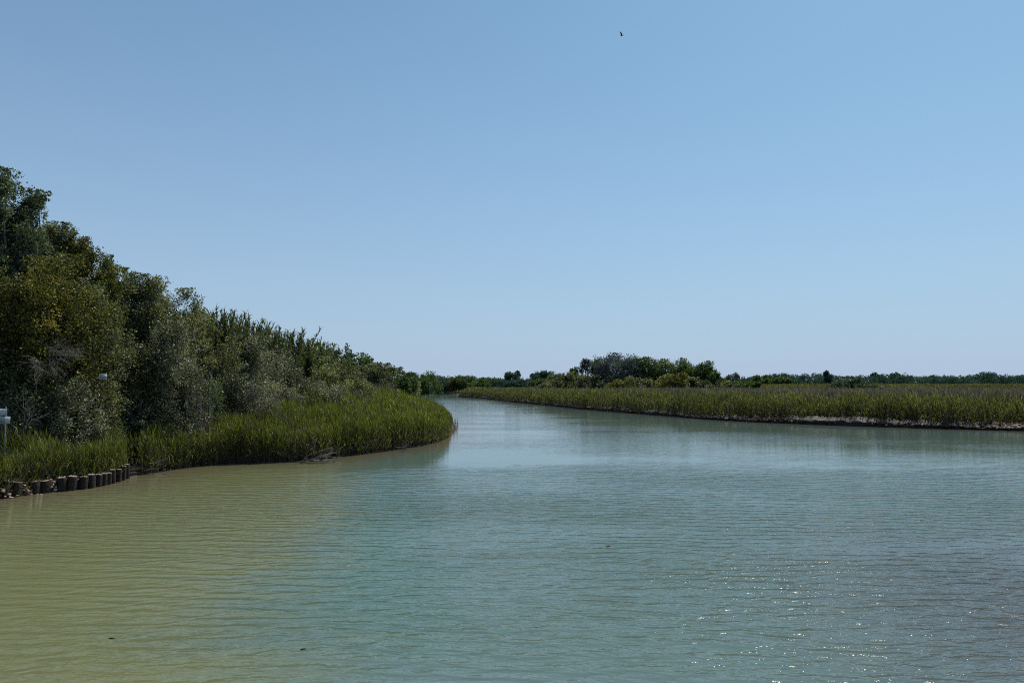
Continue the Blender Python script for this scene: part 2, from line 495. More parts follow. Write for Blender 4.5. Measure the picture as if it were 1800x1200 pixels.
LEFT_BANK = LEFT[3:NL - 5]
RIGHT_BANK = RIGHT[0:len(RIGHT) - 3]
strip("left_riverbank", LEFT_BANK, .2, True, .34, 11, "low dark mud edge below the left reeds", 'mud_dark',
      [(-1.6, -.7), (-.7, -.28), (-.2, -.08), (.02, .02), (.08, .12), (.08, .24), (.06, .36), (.12, .44), (.32, .50), (.8, .54), (1.5, .57), (2.6, .60), (3.6, .45), (4.2, .0)])
strip("right_riverbank", RIGHT_BANK, .3, True, 1.05, 21, "eroded mud ledge along the right side of the river", 'mud_dark',
      [(-1.6, -.7), (-.7, -.28), (-.2, -.08), (.05, .0), (.22, .10), (.20, .20), (-.02, .30), (.05, .38), (.4, .48), (.9, .60), (1.5, .72), (2.4, .80), (3.8, .60), (4.6, .0)])

# rubble of clods and shells on the edges (uncountable)
PHI = (1 + 5 ** .5) / 2
ICO = unit(np.array([(-1, PHI, 0), (1, PHI, 0), (-1, -PHI, 0), (1, -PHI, 0), (0, -1, PHI), (0, 1, PHI), (0, -1, -PHI), (0, 1, -PHI), (PHI, 0, -1), (PHI, 0, 1), (-PHI, 0, -1), (-PHI, 0, 1)], float))
ICOF = np.array([(0, 11, 5), (0, 5, 1), (0, 1, 7), (0, 7, 10), (0, 10, 11), (1, 5, 9), (5, 11, 4), (11, 10, 2), (10, 7, 6), (7, 1, 8), (3, 9, 4), (3, 4, 2), (3, 2, 6), (3, 6, 8), (3, 8, 9), (4, 9, 5), (2, 4, 11), (6, 2, 10), (8, 6, 7), (9, 8, 1)])

def rubble(name, P, sgn, n, smin, smax, zmul, seed, label, cat, lo=-.15, hi=1.3, tlo=0, thi=1):
    rng = np.random.default_rng(seed)
    P, tt = resample(P, .3); nr = normals(P, sgn)
    k = (rng.uniform(tlo, thi, n) * (len(P) - 2)).astype(int)
    keep = rng.random(n) < (.12 + 1.2 * np.clip(vnoise(tt[k] * .12, tt[k] * 0, seed) - .25, 0, 1))
    if hi > 2: keep &= rng.random(n) < np.interp(np.hypot(P[k, 0], P[k, 1]), [90, 104, 125], [1, .30, .07])
    k = k[keep]; n = len(k)
    d = rng.uniform(lo, hi, n)
    size = smin * (smax / smin) ** (rng.random(n) ** 2)
    c = P[k] + nr[k] * d[:, None] + rng.normal(size=(n, 2)) * .1
    z = (np.clip(.30 + .21 * d, 0, .8) * zmul if hi > 2 else np.clip(.50 * zmul * sstep((d + .25) / .5), .0, 9)) + rng.uniform(-.03, .06, n)
    sc3 = size[:, None] * rng.uniform((.6, .6, .3), (1.4, 1.4, .75), (n, 3))
    a = rng.uniform(0, 6.28, n); ca, sa = np.cos(a), np.sin(a)
    V = ICO[None] * (1 + .35 * rng.normal(size=(n, 12, 1))) * sc3[:, None]
    V = np.stack([V[..., 0] * ca[:, None] - V[..., 1] * sa[:, None], V[..., 0] * sa[:, None] + V[..., 1] * ca[:, None], V[..., 2]], -1)
    V += np.column_stack([c, z])[:, None]
    Fc = (ICOF[None] + np.arange(n)[:, None, None] * 12).reshape(-1, 3)
    o = mesh(name, V.reshape(-1, 3), Fc, M['stone'], attrs={"tint": np.repeat(rng.random(n), 12)})
    return tag(o, label, cat, kind="stuff")

rubble("bank_rubble", RIGHT_BANK, True, 34000, .05, .24, 1.0, 5, "pale brown clods and shells strewn on the right mud ledge", "rubble", -.1, 2.2, .30, 1)
rubble("shore_litter", LEFT_BANK, True, 6000, .02, .085, .22, 6, "small pale stones and litter along the left water line", "stones", -.1, .5)

# ------------------------------------------------------------------ reeds
def reed_bed(name, label, P, sgn, n, depth_fn, hfun, mat, seed, wscale=1.0, nleaf=7, plume=0.0, dmin=.35, lod=.0010,
             stem=True, lo_leaf=.12, upright=1.0, cat="reeds", zsink=0.0, dpow=1.35, keepfn=None, tlow=0.0):
    rng = np.random.default_rng(seed)
    P, tt = resample(P, .4); nr = normals(P, sgn)
    # weight arc positions so that near parts are denser
    dist = np.hypot(P[:, 0], P[:, 1])
    wgt = 1 / np.maximum(dist, 25) ** 1.15; wgt *= np.array([depth_fn(*p) for p in P]) ** .6
    k = rng.choice(len(P), n, p=wgt / wgt.sum())
    dep = np.array([depth_fn(*p) for p in P])[k]
    dm = dmin if name != 'right_reed_bed' else np.interp(dist[k], [92, 106], [dmin, .15]) * (.35 + 1.0 * vnoise(tt[k] * .25, tt[k] * 0, 12))
    d = dm + (dep - dm) * rng.random(n) ** dpow
    q = P[k] + nr[k] * d[:, None] + rng.normal(size=(n, 2)) * .25
    s, isl = shore_dist(q[:, 0], q[:, 1])
    ok = s > (dm * .7 if dmin > 0 else -.15)
    if keepfn is not None: ok &= keepfn(q, s, rng)
    q, s, isl = q[ok], s[ok], isl[ok]; n = len(q)
    z0 = land_z(q[:, 0], q[:, 1], s, isl)
    z0 = np.maximum(z0, .25 * sstep(s / 1.0)) - zsink
    D = np.hypot(q[:, 0], q[:, 1])
    H = hfun(q, s) * (.78 + .3 * rng.random(n)) * (.60 + .50 * vnoise(q[:, 0] * .75, q[:, 1] * .75, seed) + .24 * vnoise(q[:, 0] * .22, q[:, 1] * .22, seed + 1))
    if name == 'back_reed_bed': H = np.minimum(H, 3.95 - z0 - .35 * rng.random(n)); H = np.maximum(H, .6)
    lean = rng.normal(size=(n, 2)) * .07 + np.array([-.03, .02])
    W = np.maximum(.024, D * lod) * wscale
    top = np.column_stack([q + lean * H[:, None], z0 + H])
    base = np.column_stack([q, z0])
    mb = MB()
    if stem:
        r = (W * .22)[:, None]
        ax = unit(np.column_stack([rng.normal(size=(n, 2)), np.zeros(n)]))
        bx = np.cross(ax, np.array([0, 0, 1.0]))
        mid = base * .5 + top * .5 + np.column_stack([-lean * H[:, None] * .12, np.zeros(n)])
        V = []
        for p, rr in ((base, r), (mid, r * .85), (top, r * .35)):
            for an in (0, 2.094, 4.189):
                V.append(p + rr * (math.cos(an) * ax + math.sin(an) * bx))
        V = np.stack(V, 1)
        b0 = np.arange(n)[:, None] * 9
        Qs = np.concatenate([b0 + np.array([[i, (i + 1) % 3, 3 + (i + 1) % 3, 3 + i]]) for i in range(3)] +
                            [b0 + np.array([[3 + i, 3 + (i + 1) % 3, 6 + (i + 1) % 3, 6 + i]]) for i in range(3)])
        T = np.tile(np.array([.02] * 3 + [.16] * 3 + [.45] * 3), n) + np.repeat(rng.uniform(-.05, .1, n), 9)
        mb.add(V.reshape(-1, 3), Qs, T)
    for l in range(nleaf):
        f = lo_leaf + (1 - lo_leaf) * (l + rng.random(n)) / nleaf
        p = base * (1 - f[:, None]) + top * f[:, None]
        az = rng.uniform(0, 2 * np.pi, n)
        el = R(48) + R(32) * f * upright + rng.normal(size=n) * R(9)
        dv = np.column_stack([np.cos(az) * np.cos(el), np.sin(az) * np.cos(el), np.sin(el)])
        dv = unit(dv + np.array([-.10, .05, 0]))
        L_ = (.42 + .30 * rng.random(n)) * (1 - .25 * f) * np.clip(H / 2.4, .4, 1.3) * (1 + D * .0012)
        sd = unit(np.cross(dv, np.column_stack([rng.normal(size=(n, 2)) * .7, np.ones(n)])))
        V, Qd = blades(p, dv, L_, W * (1.15 - .3 * f), .25 + .5 * rng.random(n), rng, sd)
        dryp = np.clip(vnoise(q[:, 0] * .9, q[:, 1] * .9, seed + 4) - .66, 0, 1) * 1.6
        dead = (rng.random(n) < .55 * (1 - f) ** 1.5 + dryp)
        T = np.where(dead, .0 + .08 * rng.random(n), tlow + .35 + .50 * f * rng.random(n) + .12 * rng.normal(size=n))
        mb.add(V, Qd, np.repeat(np.clip(T, 0, 1), 6))
    o = mb.build(name, M[mat])
    if plume > 0:
        pass
    return tag(o, label, cat, kind="stuff"), base, top

def seg_of(P, a, b):
    return P[a:b]

def ldepth(x, y):
    return float(np.interp(y, [20, 34, 40, 46, 52, 60, 75, 90, 110, 150], [4, 4.5, 5.5, 9, 14, 20, 14, 9, 6, 6]))
def lheight(q, s):
    hh = np.interp(q[:, 1], [25, 33, 36.5, 38, 40, 45, 60, 75, 95], [1.8, 2.0, 2.1, 2.4, 2.1, 2.3, 2.6, 2.75, 2.3])
    px = 900 + F * q[:, 0] / q[:, 1]
    return hh * (.85 + .2 * sstep(s / 5)) * np.interp(px, [715, 750, 780, 797], [1, .9, .68, .42])
def lkeep(q, s, rng):
    # gaps where the thicket's shade stands forward
    px = 900 + F * q[:, 0] / q[:, 1]
    gap = np.exp(-((px - 240) / 20) ** 4) * .94
    tipn = sstep((px + 14 * vnoise(q[:, 1] * .5, px * .05, 8) - 793) / 8) * .97
    return rng.random(len(q)) > np.maximum(gap, tipn)
reed_bed("left_reed_bed", "bright green reeds standing along the left bank and its point", LEFT[3:NL - 8], True, 33000, ldepth, lheight,
         'reed', 31, .88, 9, keepfn=lkeep, dmin=-.12, lo_leaf=.10, lod=.00085)

def rdepth(x, y): return 9.0
def rheight(q, s): return np.interp(q[:, 1], [60, 90, 150, 250, 340], [2.75, 2.8, 2.9, 3.0, 3.0]) * (.82 + .2 * sstep(s / 4))
reed_bed("right_reed_bed", "green reeds lining the right bank above its mud ledge", RIGHT[0:len(RIGHT) - 3], True, 21000, rdepth, rheight,
         'reed_far', 41, 1.0, 7, dmin=1.9, lod=.0008, dpow=1.1)
# browner reeds with seed heads filling the marsh behind
def bdepth(x, y): return float(np.interp(y, [60, 100, 140, 200, 300, 380], [60, 55, 45, 34, 22, 15]))
def bheight(q, s): return 3.05 + .55 * sstep((s - 8) / 20)
o, base, top = reed_bed("back_reed_bed", "grey brown reeds with seed heads behind the right green reeds", RIGHT[0:len(RIGHT) - 3], True, 42000, bdepth, bheight,
         'reed_plume', 43, 1.1, 4, dmin=7.0, lod=.0011, lo_leaf=.55, upright=1.3, dpow=1.0)

# dry brownish reeds behind the left reeds
def ddepth(x, y): return float(np.interp(y, [60, 75, 95, 130], [26, 24, 20, 16]))
def dkeep(q, s, rng):
    px = 900 + F * q[:, 0] / q[:, 1]
    return (px > 610) & (px < 745) & (q[:, 1] > 66)
reed_bed("dry_reed_patch", "dry grey brown reeds between the left reeds and the trees", LEFT[16:NL - 6], True, 14000, ddepth, lambda q, s: 3.1 + 0 * s,
         'reed_plume', 47, 1.0, 6, dmin=7.0, lod=.001, lo_leaf=.3, upright=1.4, keepfn=dkeep, dpow=.9)

# meadow of yellowing tall grass on the rise behind the right marsh
def meadow():
    rng = np.random.default_rng(51)
    n = 130000
    D = np.exp(rng.uniform(math.log(110), math.log(420), n)); px = rng.uniform(905, 2050, n)
    x = (px - 900) / F * D
    s, isl = shore_dist(x, D)
    z = land_z(x, D, s, isl)
    ok = (s > 30) & ~isl
    x, y, z, D = x[ok], D[ok], z[ok], D[ok]; n = len(x)
    P = np.column_stack([x, y, z - .05])
    az = rng.uniform(0, 6.283, n); el = R(55) + R(30) * rng.random(n)
    dv = np.column_stack([np.cos(az) * np.cos(el), np.sin(az) * np.cos(el), np.sin(el)])
    L_ = (.5 + .7 * rng.random(n)) * (.7 + .9 * vnoise(x * .08, y * .08, 7))
    V, Qd = blades(P, dv, L_, np.maximum(.05, D * .0019), .5, rng)
    o = mesh("meadow_grass", V, Qd, M['meadow'], attrs={"tint": np.repeat(np.clip(.5 + .22 * rng.normal(size=n), 0, 1), 6)})
    tag(o, "yellowing tall grass on the rise behind the right marsh", "grass", kind="stuff")
meadow()

# ------------------------------------------------------------------ trees
def crown_mesh(rng, c, r, nlobes, nleaf, ls, shape='dome', tint=.45, sparse=0.0, lobe=(.30, .46), sprays=(26, .42)):
    c = np.array(c, float); r = np.array(r, float)
    d = unit(rng.normal(size=(nlobes * 3, 3)))
    if shape == 'umbrella': d = d[d[:, 2] > -.1]
    elif shape == 'dome': d = d[d[:, 2] > -.65]
    d = d[:nlobes]
    rad = rng.uniform(.45, .80, (len(d), 1))
    C = c + d * r * rad
    lr = rng.uniform(*lobe, (len(C), 1)) * np.minimum(r, r.min() * 1.5)[None]
    Pl, Dl, Tl = [], [], []
    per = max(6, int(nleaf / (len(C) * sprays[0])))
    for k in range(len(C)):
        m = sprays[0]
        out = unit(C[k] - c + 1e-6)
        u = unit(rng.normal(size=(m, 3)) + out * .55 + np.array([0, 0, .35]))
        st = C[k] + u * lr[k] * rng.uniform(.25, .95, (m, 1))
        ln = sprays[1] * lr[k].mean() * rng.uniform(.6, 1.6, (m, 1))
        tl = tint + .10 * rng.normal() 
        t = rng.random((m, per, 1))
        p = st[:, None] + u[:, None] * ln[:, None] * t + rng.normal(size=(m, per, 3)) * lr[k].mean() * (.09 + .10 * (1 - t))
        dd = unit(u[:, None] * .9 + rng.normal(size=(m, per, 3)) * .8)
        Pl.append(p.reshape(-1, 3)); Dl.append(dd.reshape(-1, 3))
        Tl.append(np.clip(tl + .22 * rng.normal(size=m * per), 0, 1))
    P = np.concatenate(Pl); Dv = np.concatenate(Dl); T = np.concatenate(Tl)
    # fit the foliage to the wanted size
    q = P - c
    hi, lo = np.percentile(q[:, 2], 99.6), np.percentile(q[:, 2], 1.0)
    q[:, 2] = (q[:, 2] - lo) / (hi - lo) * 2 * r[2] - r[2]
    q[:, 2] = np.minimum(q[:, 2], r[2] * 1.03)
    for ax in (0, 1):
        q[:, ax] *= r[ax] / np.percentile(np.abs(q[:, ax]), 98)
    P = c + q
    zc_ = C - c; zc_[:, 2] = np.clip((zc_[:, 2] - lo) / (hi - lo) * 2 * r[2] - r[2], -r[2], r[2]); C = c + zc_
    L_ = ls * rng.uniform(.65, 1.3, len(P))
    V, Qd = leafquads(P, Dv, L_, L_ * .62, rng)
    return V, Qd, np.repeat(T, 4), C

def tree(name, label, cat, px, ytop, D, wpx, mat='leaf_dark', bottom=0.0, n=9000, ls=None, lobes=16, seed=None, group=None, shape='dome',
         trunk_mat='bark', tint=.45, depth=1.0, zoff=0.0, ybot=None, lobe=(.30, .46), trunks=1, sprays=(26, .42)):
    seed = seed if seed is not None else int(px * 7 + D * 3 + ytop)
    rng = np.random.default_rng(abs(seed))
    top = at(px, ytop, D)
    g = lz(top.x, top.y)
    root = empty(name, (top.x, top.y, g), label, cat, group)
    Ht = top.z - g
    rx = wpx * .5 * D / F
    zb = bottom * Ht if ybot is None else max(.1, at(px, ybot, D).z - g)
    rz = (Ht - zb) / 2
    c = (0, 0, zb + rz)
    ls = ls if ls is not None else max(.16, D * .0024)
    V, Qd, T, C = crown_mesh(rng, c, (rx, rx * depth, rz), lobes, n, ls, shape, tint, lobe=lobe, sprays=sprays)
    mesh("crown", V, Qd, M[mat], root, {"tint": T})
    mb = MB()
    r0 = max(.05, Ht * .018) * (1 if trunks == 1 else .7)
    for k in range(trunks):
        b = np.array([rng.normal() * .25 * (trunks > 1), rng.normal() * .25 * (trunks > 1), -.2])
        m1 = np.array([rng.normal() * .05 * Ht, rng.normal() * .05 * Ht, zb + rz * .5])
        t1 = np.array([rng.normal() * .05 * Ht, rng.normal() * .05 * Ht, zb + rz * 1.45])
        ts = np.linspace(0, 1, 9)[:, None]
        pts = (1 - ts) ** 2 * b + 2 * ts * (1 - ts) * m1 + ts ** 2 * t1
        tube(mb, pts, r0 * (1 - .82 * ts[:, 0]), 7)
        for i in range(k, len(C), trunks):
            f = rng.uniform(.25, .8); p0 = pts[int(f * 8)]
            mid = (p0 + C[i]) / 2 + np.array([0, 0, -.06 * Ht * rng.random()]) + rng.normal(size=3) * .03 * Ht
            tt = np.linspace(0, 1, 6)[:, None]
            bp = (1 - tt) ** 2 * p0 + 2 * tt * (1 - tt) * mid + tt ** 2 * C[i]
            tube(mb, bp, r0 * .42 * (1 - .8 * tt[:, 0]), 5, cap=False)
    mb.build("trunk", M[trunk_mat], root, True)
    return root

GT = "trees of the thicket on the left bank"
T_LEFT = [
 # px, ytop, D, wpx, material, n, bottom, label
 (-45, 318, 39, 170, 'leaf_dark', 26000, .12, "tall dark tree cut by the left edge of the picture", .40),
 (18, 309, 38, 84, 'leaf_dark', 19000, .25, "narrow dark treetop rising highest above the left thicket", .42),
 (58, 342, 39.5, 80, 'leaf_dark', 18000, .2, "dark tree forming the second peak right of the highest treetop", .45),
 (102, 402, 42, 84, 'leaf_olive', 22000, .2, "olive tree whose pointed top steps down from the tall dark trees", .42),
 (76, 400, 43.5, 80, 'leaf_dark', 12000, .2, "dark tree filling the notch behind the olive pointed tree", .45),
 (152, 428, 43, 92, 'leaf_yellow', 22000, .2, "yellow green tree below the tall dark trees at upper left", .36),
 (55, 455, 36.5, 150, 'leaf_yellow', 26000, .2, "yellowish tree in front of the tall dark trees", .38),
 (184, 458, 44, 62, 'leaf_olive', 10000, .2, "small olive crown between the yellow green tree and the lower shoulder", .42),
 (205, 476, 44.5, 80, 'leaf_olive', 18000, .15, "dull green tree beginning the lower shoulder of the thicket", .40),
 (262, 491, 46, 110, 'leaf_olive', 22000, .15, "broad olive tree in the middle of the thicket skyline", .43),
 (318, 514, 47.5, 78, 'leaf_olive', 16000, .1, "round olive tree just left of the giant canes", .46),
]
for (px, yt, D, wp, mt, n, bt, lab, ti) in T_LEFT:
    tree("broadleaf_tree", lab, "tree", px, yt - 2, D, wp * 1.32, mt, bt, int(n * 2.7), .12, 40, group=GT, tint=ti + .07, depth=.9, lobe=(.24, .38), sprays=(26, .34))
GS = "shrubs at the foot of the left thicket"
S_LEFT = [
 (-20, 540, 35.5, 150, 'leaf_silver', 16000, "grey green shrub at the left edge above the double sign", .42),
 (45, 575, 36, 110, 'leaf_yellow', 14000, "yellowish shrub left of the bare dead branches", .5),
 (140, 500, 38.5, 130, 'leaf_olive', 18000, "olive shrub mass above the bare dead branches", .42),
 (195, 545, 42, 110, 'leaf_olive', 15000, "dark green shrub directly above the small tilted sign", .36),
 (290, 568, 43.5, 118, 'leaf_silver', 20000, "pale speckled shrub bulging forward right of the small tilted sign", .55),
 (255, 625, 42.5, 110, 'leaf_silver', 13000, "speckled shrub low beside the small tilted sign", .45),
 (105, 655, 36.3, 125, 'leaf_silver', 14000, "silvery shrub under the bare dead branches", .52),
 (25, 640, 35, 110, 'leaf_silver', 11000, "grey shrub right behind the double sign", .42),
 (200, 690, 41, 90, 'leaf_dark', 8000, "low dark bush in the shaded hollow below the small sign", .3),
 (375, 560, 49.5, 90, 'leaf_olive', 12000, "olive shrub under the leftmost giant canes", .45),
 (345, 660, 46, 80, 'leaf_dark', 7000, "dark bush at the foot of the bare cane stems", .3),
 (430, 592, 53, 105, 'leaf_silver', 16000, "speckled shrub under the middle of the cane stand", .5),
 (415, 660, 49.5, 100, 'leaf_silver', 12000, "low speckled shrub just behind the reeds beside the bare cane stems", .42),
 (487, 612, 58, 105, 'leaf_silver', 15000, "pale shrub below the right half of the cane stand", .52),
 (480, 672, 54, 95, 'leaf_silver', 11000, "low twiggy shrub leaning over the bright reeds", .4),
 (545, 628, 66, 95, 'leaf_olive', 13000, "olive shrub under the last giant canes", .5),
 (555, 672, 59, 95, 'leaf_silver', 11000, "low grey green shrub behind the middle of the left reeds", .45),
 (598, 634, 80, 78, 'leaf_olive', 12000, "olive bush right of the cane stand", .5),
 (622, 668, 70, 80, 'leaf_olive', 10000, "light olive bush standing over the dry brown reeds", .62),
]
for (px, yt, D, wp, mt, n, lab, ti) in S_LEFT:
    tree("shrub", lab, "shrub", px, yt, D, wp * 1.15, mt, .02, int(n * 1.5), max(.12, D * .0024), 22, group=GS, tint=ti + .05, depth=.8, trunks=3)
GF = "trees farther along the left bank"
for (px, yt, D, wp, mt, n, lab, ti, bt) in [
 (597, 605, 84, 34, 'leaf_green', 2200, "small sparse tree poking out right of the cane stand", .45, .45),
 (614, 620, 92, 40, 'leaf_green', 5000, "small dark tree in the dip beside the flat topped tree", .4, .2),
 (641, 622, 104, 50, 'leaf_green', 3600, "flat topped airy tree beyond the cane stand", .42, .62),
 (640, 640, 100, 74, 'leaf_olive', 12000, "rounded olive tree under the flat topped airy tree", .45, .05),
 (676, 641, 122, 66, 'leaf_olive', 12000, "sloping olive tree right of the flat topped airy tree", .45, .05),
 (700, 648, 150, 54, 'leaf_green', 9000, "last sloping green tree before the far river bend", .5, .05),
 (662, 668, 98, 60, 'leaf_silver', 8000, "grey green bush behind the dry brown reeds", .45, .05),
 (712, 668, 190, 40, 'leaf_olive', 6000, "olive bush at the water where the river bends out of sight", .5, .02),
 (722, 656, 260, 34, 'leaf_green', 6000, "round green tree at the left end of the far river bend", .5, .02)]:
    tree("broadleaf_tree", lab, "tree", px, yt, D, wp * 1.15, mt, bt, n, max(.2, D * .0026), 15, group=GF, tint=ti, depth=.9,
         shape='umbrella' if bt > .5 else 'dome')
GB = "trees on the far shore of the river bend"
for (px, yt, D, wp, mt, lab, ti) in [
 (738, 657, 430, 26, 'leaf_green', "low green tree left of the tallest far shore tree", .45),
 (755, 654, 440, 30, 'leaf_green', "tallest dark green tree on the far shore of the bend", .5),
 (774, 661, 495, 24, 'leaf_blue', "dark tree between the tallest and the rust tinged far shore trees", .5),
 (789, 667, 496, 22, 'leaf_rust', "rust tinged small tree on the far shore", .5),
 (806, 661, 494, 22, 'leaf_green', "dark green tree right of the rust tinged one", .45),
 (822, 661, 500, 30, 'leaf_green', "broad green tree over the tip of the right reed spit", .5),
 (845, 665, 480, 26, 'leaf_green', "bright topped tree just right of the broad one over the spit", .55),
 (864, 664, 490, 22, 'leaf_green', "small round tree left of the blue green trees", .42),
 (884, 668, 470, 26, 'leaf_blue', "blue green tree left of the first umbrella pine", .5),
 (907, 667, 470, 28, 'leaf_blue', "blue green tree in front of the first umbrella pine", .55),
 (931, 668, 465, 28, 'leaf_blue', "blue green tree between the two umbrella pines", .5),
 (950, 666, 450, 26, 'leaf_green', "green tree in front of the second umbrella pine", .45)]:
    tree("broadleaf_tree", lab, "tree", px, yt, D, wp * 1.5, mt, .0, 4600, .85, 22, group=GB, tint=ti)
GP = "umbrella pines above the far wood"
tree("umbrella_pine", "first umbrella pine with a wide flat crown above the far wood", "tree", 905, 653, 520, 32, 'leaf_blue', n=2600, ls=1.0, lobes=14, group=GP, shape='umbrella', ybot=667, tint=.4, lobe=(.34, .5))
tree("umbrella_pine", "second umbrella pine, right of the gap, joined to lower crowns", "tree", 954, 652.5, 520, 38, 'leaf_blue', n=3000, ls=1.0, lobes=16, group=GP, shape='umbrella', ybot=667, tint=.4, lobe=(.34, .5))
GG = "trees of the grove behind the right marsh"
for (px, yt, D, wp, mt, n, lab, ti, bt, lb) in [
 (978, 657, 330, 30, 'leaf_green', 3000, "low round tree right of the second umbrella pine", .4, .1, 12),
 (1010, 646, 236, 12, 'leaf_green', 260, "thin spindly sapling left of the grove", .4, .55, 5),
 (1029, 631, 232, 21, 'leaf_grey', 900, "sparse thin tree standing at the left end of the grove", .35, .5, 8),
 (1047, 633, 230, 24, 'leaf_green', 2600, "dark slim tree against the big grey green dome", .38, .25, 11),
 (1082, 621.5, 228, 68, 'leaf_grey', 11000, "largest tree of the grove with a grey green dome crown", .45, .18, 26),
 (1112, 632, 236, 34, 'leaf_green', 4500, "green tree tucked behind the dome's right side", .45, .1, 13),
 (1134, 628.5, 228, 46, 'leaf_green', 7000, "rounded deep green tree right of the dome", .42, .1, 18),
 (1172, 632, 232, 46, 'leaf_green', 6500, "light topped tree in the middle of the grove", .55, .12, 18),
 (1206, 631, 230, 40, 'leaf_green', 6000, "pale leaved rounded tree near the grove's right end", .58, .1, 16),
 (1237, 635.5, 226, 38, 'leaf_green', 6000, "pointed dark tree stepping down at the grove's right end", .4, .08, 16),
 (1256, 652, 222, 28, 'leaf_green', 3000, "low tree closing the grove on the right", .45, .05, 10),
 (1288, 655, 300, 20, 'leaf_grey', 900, "small airy tree standing alone right of the grove", .4, .45, 8)]:
    tree("broadleaf_tree", lab, "tree", px, yt, D, wp * 1.12, mt, bt, int(n * 1.5), .42, int(lb * 1.6), group=GG, tint=ti)
GU = "bushes between the grove and the marsh"
for (px, yt, D, wp, mt, n, lab, ti) in [
 (965, 668, 240, 40, 'leaf_olive', 2600, "low olive bush left of the grove", .5),
 (985, 658, 236, 44, 'leaf_olive', 4200, "olive bush rising towards the thin trees", .45),
 (1013, 655, 224, 44, 'leaf_olive', 4600, "olive bush under the sparse thin tree", .48),
 (1048, 661, 196, 38, 'leaf_dark', 5200, "very dark bush in front of the grey green dome", .25),
 (1088, 668, 205, 44, 'leaf_yellow', 3600, "pale yellow bush at the foot of the dome tree", .45),
 (1122, 663, 210, 42, 'leaf_olive', 3800, "olive bush right of the pale yellow bush", .5),
 (1150, 661, 212, 40, 'leaf_olive', 3600, "grey olive bush below the middle of the grove", .55),
 (1180, 656, 206, 46, 'leaf_yellow', 4800, "tall yellow green bush in front of the grove", .42),
 (1218, 664, 212, 50, 'leaf_olive', 4200, "dull olive bush below the pale leaved rounded tree", .45),
 (1262, 666, 208, 52, 'leaf_olive', 4000, "spreading olive bush at the right foot of the grove", .45),
 (1300, 670, 230, 54, 'leaf_green', 3200, "low green bush right of the grove", .5),
 (1490, 664.5, 165, 62, 'leaf_dark', 5600, "lone dark bush rising from the right marsh", .3),
 (1460, 674, 168, 40, 'leaf_dark', 2400, "low dark bush left of the lone dark bush", .3),
 (1535, 675, 172, 36, 'leaf_olive', 2000, "small olive bush right of the lone dark bush", .35),
 (1722, 680, 180, 16, 'leaf_dark', 700, "tiny dark bush in the yellow grass at far right", .3)]:
    tree("bush", lab, "bush", px, yt, D, wp * 1.15, mt, .02, n, D * .0023, 12, group=GU, tint=ti, trunks=2, depth=.7)
GE = "trees standing out of the far wood on the right"
for (px, yt, D, wp, mt, n, lab, ti) in [
 (1335, 661, 480, 46, 'leaf_green', 3600, "green tree nearer than the far wood, right of the grove", .5),
 (1372, 664, 470, 34, 'leaf_green', 2400, "smaller green tree beside the nearer one in the far wood", .55),
 (1455, 653, 560, 10, 'leaf_blue', 420, "spiky tree sticking up above the lone dark bush", .5),
 (1541, 655.5, 640, 22, 'leaf_blue', 1100, "rounded crown right of the lone dark bush on the wood's skyline", .45),
 (1575, 655.5, 660, 18, 'leaf_blue', 1000, "second rounded crown on the wood's skyline", .4),
 (1638, 660, 660, 10, 'leaf_blue', 420, "small crown barely topping the wood at right", .5),
 (1735, 655, 640, 34, 'leaf_blue', 2000, "wide pale crown standing above the wood at far right", .7)]:
    tree("broadleaf_tree", lab, "tree", px, yt, D, wp * 1.15, mt, .1, n, 1.3, 11, group=GE, tint=ti)

# far wood: one uncountable mass along the horizon
def far_wood():
    rng = np.random.default_rng(77)
    kx = [-400, 700, 780, 830, 870, 1000, 1260, 1300, 1335, 1372, 1400, 1437, 1465, 1520, 1560, 1600, 1690, 1740, 1800, 2300]
    ky = [664, 664, 666, 665, 666, 664, 664, 666, 661, 657.5, 660, 656, 661, 661.5, 658, 661, 662, 659, 661.5, 662]
    mb = MB()
    for row, (D0, n) in enumerate(((640, 240), (720, 200))):
        pxs = np.linspace(-350, 2250, n) + rng.uniform(-4, 4, n)
        for px in pxs:
            D = D0 + rng.uniform(-35, 35)
            yt = np.interp(px, kx, ky) + rng.uniform(-1.2, 2.2) + row * 1.0
            tp = at(px, yt, D)
            g = lz(tp.x, tp.y)
            H = tp.z - g + .3
            rx = rng.uniform(5.5, 11)
            V, Qd, T, C = crown_mesh(rng, (tp.x, tp.y, g + H * .5), (rx, rx, H * .52), 15, 900, 1.15, 'dome', .45 + .12 * rng.normal(), sprays=(9, .4))
            mb.add(V, Qd, T)
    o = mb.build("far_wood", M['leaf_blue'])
    tag(o, "long dark blue green wood closing the horizon", "wood", kind="stuff")
far_wood()

